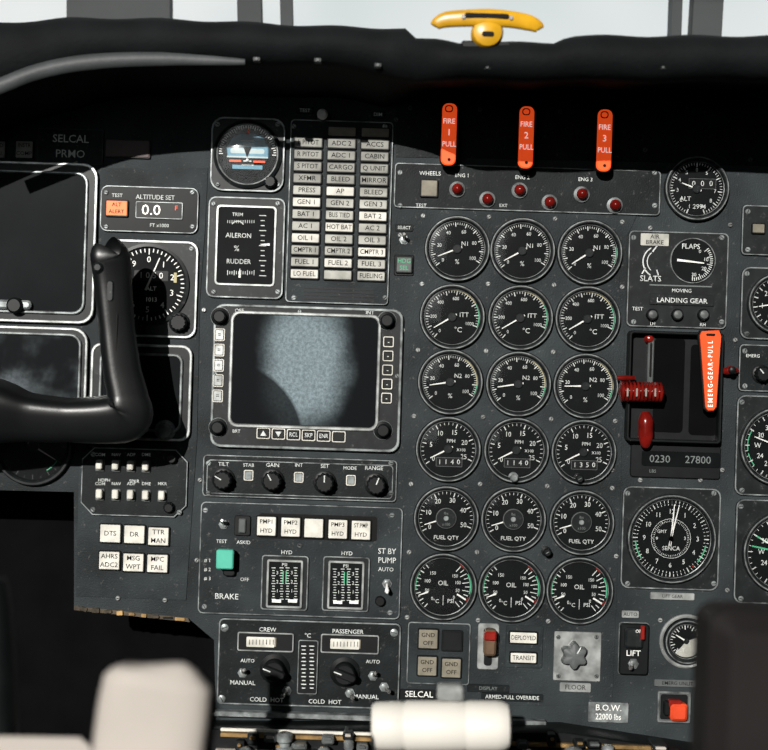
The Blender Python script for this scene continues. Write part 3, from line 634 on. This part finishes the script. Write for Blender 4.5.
f.m('black').rr(152,276,34,10,1,4.6,5.2); f.m('white').text('1 0 5 0',152,276,8.5,5.4); f.m('print').text('ALT',152,289,6,4.9).text('1013',152,300,6,4.9); f.m('yellowmark').rr(176,278,3,10,.5,4.7,5)
p=t.part('pointer','white'); p.rad(149,285,22,-6,29,2.2,6,.9)
knob(t,180,323,9,10,4,mark=None)
for x,y in ((114,248),(192,249),(113,331)): screw(t,x,y,4)
for (x,y,q,m_,w,h) in ((25,150,'INSTR|COMP','annun',19,19),(1,150,'FD|FAIL','annun',12,19),(128,149,'','darkred',46,19)):
    t=T('annunciator_button','square ivory legend light on the panel' if m_=='annun' else 'dark red unlit warning light','indicator light',x,y); annun(t,x,y,w,h,q,0,m_,5.6)
# audio panel
t,b=plate('audio_control_unit','dark cut-corner unit with two rows of pale toggles','audio controls',82,448,188,516,'platedark',12,4,False,edge=True,seg=1)
for i,x in enumerate((101,117,132,147,163)):
    for j,y in enumerate((465,494)):
        if i==4 and j==0: continue
        p=t.part('toggle_switch','greydark'); p.rr(x,y+i*.4,9,12,1.5,4,6,.4); p.m('ivory').rr(x,y+i*.4-1,6,9,1.5,6,12,1)
        b.m('print').text(['COM','NAV','ADF','DME','MKR'][i],x,y-10.5,4.5,4.3)
b.m('print').text('SPKR',135,481,4.5,4.3).text('HDPH',105,480,4.5,4.3)
for x,y in ((94,454),(94,509),(180,512)): screw(t,x,y,4,2.6)
knob(t,173,458,5,7,4,mark=None); knob(t,170,507,5,7,4,mark=None)
rowsb=[((111,533,'DTS'),(135,534,'DR'),(159,536,'TTR|MAN')),((110,560,'AHRS|ADC2'),(134,562,'MSG|WPT'),(158,563,'MPC|FAIL'))]
for rr_ in rowsb:
    for x,y,q in rr_:
        t=T('annunciator_button','square ivory legend push light reading '+q.replace('|',' '),'push button',x,y,group='ivory legend push lights')
        annun(t,x,y,22.5,20,q,1,'ivory',6.8)
gauge(34,446,38,'airspeed_dial','partly hidden dark round dial with faint green mark',12,0,360,['']*13,120,minor=2,rimgrey=False,ink='faint',extra=lambda t,f,zz:f.m('green').arc(34,446,120,150,27,28,zz))
# ---------------- glareshield (overhang towards the crew)
def P3(px,py,d):
    x,y=R2(px,py); s=(D-d)/D; return Vector((x*k*s,-d,y*k*s))
def rawmesh(name,vs,fs,mat,label,cat=None,kind=None,smooth=True,parent=None):
    import bmesh
    me=bpy.data.meshes.new(name); me.from_pydata([tuple(v) for v in vs],[],fs); me.materials.append(M[mat])
    bm=bmesh.new(); bm.from_mesh(me); bmesh.ops.recalc_face_normals(bm,faces=bm.faces); bm.to_mesh(me); bm.free()
    me.polygons.foreach_set('use_smooth',[smooth]*len(me.polygons)); me.set_sharp_from_angle(angle=math.radians(50))
    o=bpy.data.objects.new(name,me); COL.objects.link(o)
    if label: o['label']=label
    if cat: o['category']=cat
    if kind: o['kind']=kind
    if parent: o.parent=parent
    return o
def shield(x0,x1,topfun,botfun,name,label,dep=.12,rise=.0):
    N=100; loops=[]
    for i in range(N+1):
        px=x0+(x1-x0)*i/N; tp=topfun(px); bt=botfun(px); dp=dep(px)
        f_t=P3(px,tp,dp); f_b=P3(px,bt,dp)
        X=f_t.x; h=f_t.z-f_b.z; cz=(f_t.z+f_b.z)/2
        rs=rise(px)
        prof=[(-.0022,f_t.z-.004),(-.06,f_t.z+.0)]
        for j in range(9):
            a=math.pi/2-math.pi*j/8
            prof.append((-dp+.018-.018*math.cos(a),cz+h/2*math.sin(a)))
        prof+=[(-.06,f_b.z-.001+rs*.7),(-.012,f_b.z+rs-.002),(-.0022,f_b.z+rs-.002)]
        loops.append([(X,y,z) for y,z in prof])
    n=len(loops[0]); vs=[p for l in loops for p in l]; fs=[]
    for j in range(N):
        for i in range(n):
            i2=(i+1)%n; fs.append((j*n+i,j*n+i2,(j+1)*n+i2,(j+1)*n+i))
    fs.append(tuple(range(n))); fs.append(tuple(N*n+i for i in range(n)))
    return rawmesh(name,vs,fs,'shield',label,'glareshield')
def sm(a,b,x): 
    t=min(1,max(0,(x-a)/(b-a))); return t*t*(3-2*t)
def depf(x): return .12+.026*sm(385,450,x)
def topf(x): return 12+(max(0,60-x)/60)*4+10*sm(100,400,x)+12*sm(404,418,x)+3*sm(440,460,x)-7*sm(556,572,x)+1.2*math.sin(x*.07)
def botf(x): return 60+ (max(0,120-x)/120)**1.5*26+16*sm(300,430,x)+1.2*math.sin(x*.05)
shield(-140,930,topf,botf,'glareshield','black padded glareshield hood with curved lip spanning the cockpit',depf,rise=lambda x:.020*sm(380,440,x))
t=T('glareshield_trim','grey curved trim strip along the glareshield hood','trim strip',120,70,d=.118)
p=t.part('trim_strip','leather'); p.tube([(-60,110,0,8),(0,86,0,8),(40,71,0,8),(90,62,0,8),(160,59,0,7),(245,62,0,3)],12,sq=.6,smooth=5)
for x,y in ((257,60),(318,61),(378,66),(487,68),(662,68)):
    t=T('cable_clip','small dark clip on the glareshield edge','clip',x,y,d=depf(x)-.007,group='small clips on the glareshield'); p=t.part('clip_body','bezel'); p.rr(x,y,8,5,1.5,-2,5,.8); p.m('greydark').cyl(x,y,1.6,5,6,.2,12)
# yellow bracket
t=T('sight_bracket','mustard yellow curved bar handle on a rounded central mount','bracket',486,26,d=.138)
p=t.part('bracket_wing','yellow'); p.tube([(434,27,4,3),(436,25,4,6),(446,21,5,8),(466,20,7,8.5),(487,20,8,9),(508,21,7,8.5),(528,24,5,8),(538,28,4,6),(540,30,4,3)],20,sq=.55,smooth=5,pw=2.4)
p.lathe(487,34,[(16,-6),(16,6),(14,10),(9,12),(2,12.5)],32)
p=t.part('sight_lens','ink'); p.rr(486,19,44,5,2.5,9,13.4,.6); p.m('steel').cyl(463,20,2.2,10,13,.3,14).cyl(510,21,2.2,10,13,.3,14); p.m('ink').rr(487,37,12,5,2.4,11,13.4,.3)
p=t.part('mounting_bracket','black'); p.rr(486,46,50,8,3,-6,5,1.5)
# ---------------- yoke
t=T('control_yoke','black moulded control yoke with upright horn grip','control yoke',70,410,d=.06)
p=t.part('yoke_body','yoke'); p.tube([(109,255,4,15),(109,256,4,18.5),(111,260,2,19.5),(113,285,0,18.5),(117,330,0,17.5),(122,370,0,18.5),(128,398,0,20),(127,414,0,26),(110,419,0,23.5),(70,420,0,21),(28,417,0,23.5),(-8,411,0,32),(-70,406,0,42)],32,sq=.85,smooth=6,pw=3.4)
p=t.part('switch_hat','bezel'); p.tube([(102,269,16,5.5),(102,269,20,5.5),(102,269,23,3)],16); p.rr(113,292,8,22,4,12,17,1.5)
p=t.part('grip_seam','ink'); p.rr(119,350,1.2,70,.5,10,16)
p=t.part('yoke_hub','yoke'); p.tube([(-60,410,-60,20),(-60,410,0,24)],20)
# ---------------- foreground
t=T('seat_armrest','blurred warm grey padded armrest end','armrest',157,735,d=.48)
p=t.part('armrest_pad','warmgrey'); p.tube([(160,664,0,16),(160,669,0,38),(158,682,0,54),(154,710,0,56),(148,760,0,56),(142,840,0,56)],28,sq=.4,smooth=5,pw=3)
p=t.part('armrest_shell','darkbrown'); p.tube([(158,672,-30,40),(154,705,-30,62),(146,760,-30,62),(142,840,-30,62)],28,sq=.25,smooth=4)
t=T('thrust_lever','white cylindrical thrust lever grip with grey joints','lever',441,726,d=.22)
p=t.part('lever_grip','cream'); pr=[(371,17),(372,21),(376,23.5),(400,24.5),(402,23.6),(405,23.6),(407,25),(462,25),(464,24.2),(466,24.2),(468,25),(496,25),(503,24),(508,21.5),(510,17)]
p.tube([(x,726,0,r) for x,r in pr],48)
p=t.part('lever_button','greymetal'); p.rr(450,692,26,16,4,-8,8,2)
p=t.part('lever_arm','greydark'); p.rr(441,800,30,110,4,-20,-2,1)
t=T('speed_brake_lever','dark brown lever knob standing beside the panel','lever',745,690,d=.45)
p=t.part('lever_knob','darkbrown'); p.rr(748,700,94,184,20,-40,40,18)
t=T('yoke_column','dark control column beside the seat','control column',-6,680,d=.4); p=t.part('column_tube','black'); p.tube([(-8,580,0,14),(-4,650,0,18),(0,830,0,22)],20,smooth=4)
t=T('map_shelf','pale folded map edge lying at the seat side','map',40,752,d=.42); p=t.part('map_sheet','warmgrey'); p.poly([(-30,736),(80,738),(96,752),(100,790),(-30,790)],-4,0,.5)
# pedestal ledge
t=T('center_pedestal','dark pedestal top with metal edge and small fittings below the panel','pedestal',450,740)
p=t.part('pedestal_body','black'); p.poly([(214,720),(560,722),(690,742),(860,744),(860,900),(214,900)],0,36,2); 
p=t.part('edge_strip','framegrey'); p.rr(380,716,330,5,1,2,12,.6); p.m('warmgrey').rr(360,746,280,7,1,36,42,.6); p.m('brass').rr(440,731,430,4,1,36,41,.5); p.m('ivory').rr(300,722,150,3,1,36,39,.5)
for i in range(30):
    x=226+i*15.2+random.uniform(-4,4); y=728+random.uniform(-4,18)+max(0,x-540)*.08; w=random.uniform(8,16)
    q=t.part('pedestal_fitting',random.choice(['black','greydark','bezel'])); q.rr(x,y,w,random.uniform(6,12),2,20,45+random.uniform(0,6),1.5); q.m(random.choice(['platelight','framegrey','brass','warmgrey'])).rr(x,y-2,w-5,2.6,1,45,52,.3)
for x,y,r in ((288,728,8),(326,742,6),(250,742,6),(567,742,8),(522,744,6),(350,735,5),(600,740,6),(640,746,7)):
    q=t.part('thumb_screw','framegrey','knurled metal thumb screw'); q.tube([(x,y-8,48,r*.6),(x,y-6,48,r),(x,y,48,r),(x,y+2,48,r*.7),(x,y+5,48,r*.7),(x,y+6,48,r*1.1),(x,y+20,48,r*1.1)],16); q.m('steel').tube([(x,y-8.5,48,r*.5),(x,y-8,48,r*.62)],16)
# ---------------- shell / windows
def box(name,x0,x1,y0,y1,z0,z1,mat,kind='structure',label='dark cockpit structure'):
    vs=[(x,y,z) for x in (x0,x1) for y in (y0,y1) for z in (z0,z1)]
    fs=[(0,1,3,2),(4,6,7,5),(0,4,5,1),(2,3,7,6),(0,2,6,4),(1,5,7,3)]
    o=rawmesh(name,vs,fs,mat,label,kind=kind,smooth=False); return o
box('wall_front',-1.2,1.2,.10,.12,-.9,.262,'void',label='dark firewall behind the instrument panel')
box('floor',-1.2,1.2,-1.8,.10,-.92,-.9,'void',label='dark cockpit floor')
box('ceiling',-1.2,1.2,-1.8,.12,1.3,1.32,'cabin',label='dark cockpit ceiling lining')
box('wall_right',1.2,1.22,-1.8,.12,-.9,1.3,'cabin',label='dark cockpit side wall')
box('wall_left',-1.22,-1.2,-1.8,.12,-.9,1.3,'cabin',label='dark cockpit side wall')
def bulk():  # unseen aft wall; opening placed and sized to let sun reach the panel
    X=[-1.2,-1.1,-.1,1.2]; Z=[-.9,.0,1.0,1.3]; vs=[];fs=[]
    for i in range(3):
        for j in range(3):
            if i==1 and j==1: continue
            o=len(vs); 
            for y in (-1.8,-1.78): vs+= [(X[i],y,Z[j]),(X[i+1],y,Z[j]),(X[i+1],y,Z[j+1]),(X[i],y,Z[j+1])]
            fs+=[(o,o+1,o+2,o+3),(o+4,o+5,o+6,o+7),(o,o+1,o+5,o+4),(o+1,o+2,o+6,o+5),(o+2,o+3,o+7,o+6),(o+3,o,o+4,o+7)]
    rawmesh('unseen_wall_back',vs,fs,'cabin','dark unseen aft bulkhead, opening added to admit sun',kind='structure',smooth=False)
bulk()
def post(n,pa,pb,w,d=-.12):
    a=P3(pa[0],pa[1],d); b_=P3(pb[0],pb[1],d); hw=w*k*.55
    vs=[]
    for c in (a,b_):
        for dx,dy in ((-hw,0),(hw,0),(hw,.02),(-hw,.02)): vs.append((c.x+dx,c.y+dy,c.z))
    rawmesh(n,vs,[(0,1,2,3),(4,5,6,7),(0,1,5,4),(1,2,6,5),(2,3,7,6),(3,0,4,7)],'postgrey','grey window post between windshield panes',kind='structure',smooth=False)
post('trim_1',(118,40),(118,-120),104); post('trim_2',(250,50),(246,-120),24); post('trim_3',(287,50),(283,-120),12); post('trim_4',(706,50),(716,-120),30); post('trim_5',(676,50),(682,-120),10)
finish()
# ---------------- light
w=bpy.data.worlds.new('World'); scene.world=w; w.use_nodes=True; nt=w.node_tree; bg=nt.nodes['Background']
tc=nt.nodes.new('ShaderNodeTexCoord'); nz=nt.nodes.new('ShaderNodeTexNoise'); nz.inputs['Scale'].default_value=5
rp=nt.nodes.new('ShaderNodeValToRGB'); rp.color_ramp.elements[0].position=.35; rp.color_ramp.elements[1].position=.65
rp.color_ramp.elements[0].color=(.62,.69,.69,1); rp.color_ramp.elements[1].color=(.86,.88,.87,1)
nt.links.new(tc.outputs['Generated'],nz.inputs['Vector']); nt.links.new(nz.outputs['Fac'],rp.inputs['Fac']); nt.links.new(rp.outputs['Color'],bg.inputs['Color']); bg.inputs['Strength'].default_value=1.0
sd=bpy.data.lights.new('sun','SUN'); sd.energy=5.4; sd.angle=.009; sd.color=(1,.965,.91); so=bpy.data.objects.new('sun',sd); COL.objects.link(so)
so.rotation_euler=Vector((.30,1,-.34)).to_track_quat('-Z','Y').to_euler()
# ---------------- camera
cd=bpy.data.cameras.new('camera'); cam=bpy.data.objects.new('camera',cd); COL.objects.link(cam); scene.camera=cam
cam.location=(0,-D,0); cam.rotation_euler=(Matrix.Rotation(math.radians(90),3,'X')@Matrix.Rotation(A,3,'Z')).to_euler()
cd.sensor_width=36; cd.lens=36*D/(768*k); cd.clip_start=.02
cd.dof.use_dof=True; cd.dof.focus_distance=D; cd.dof.aperture_fstop=5.6
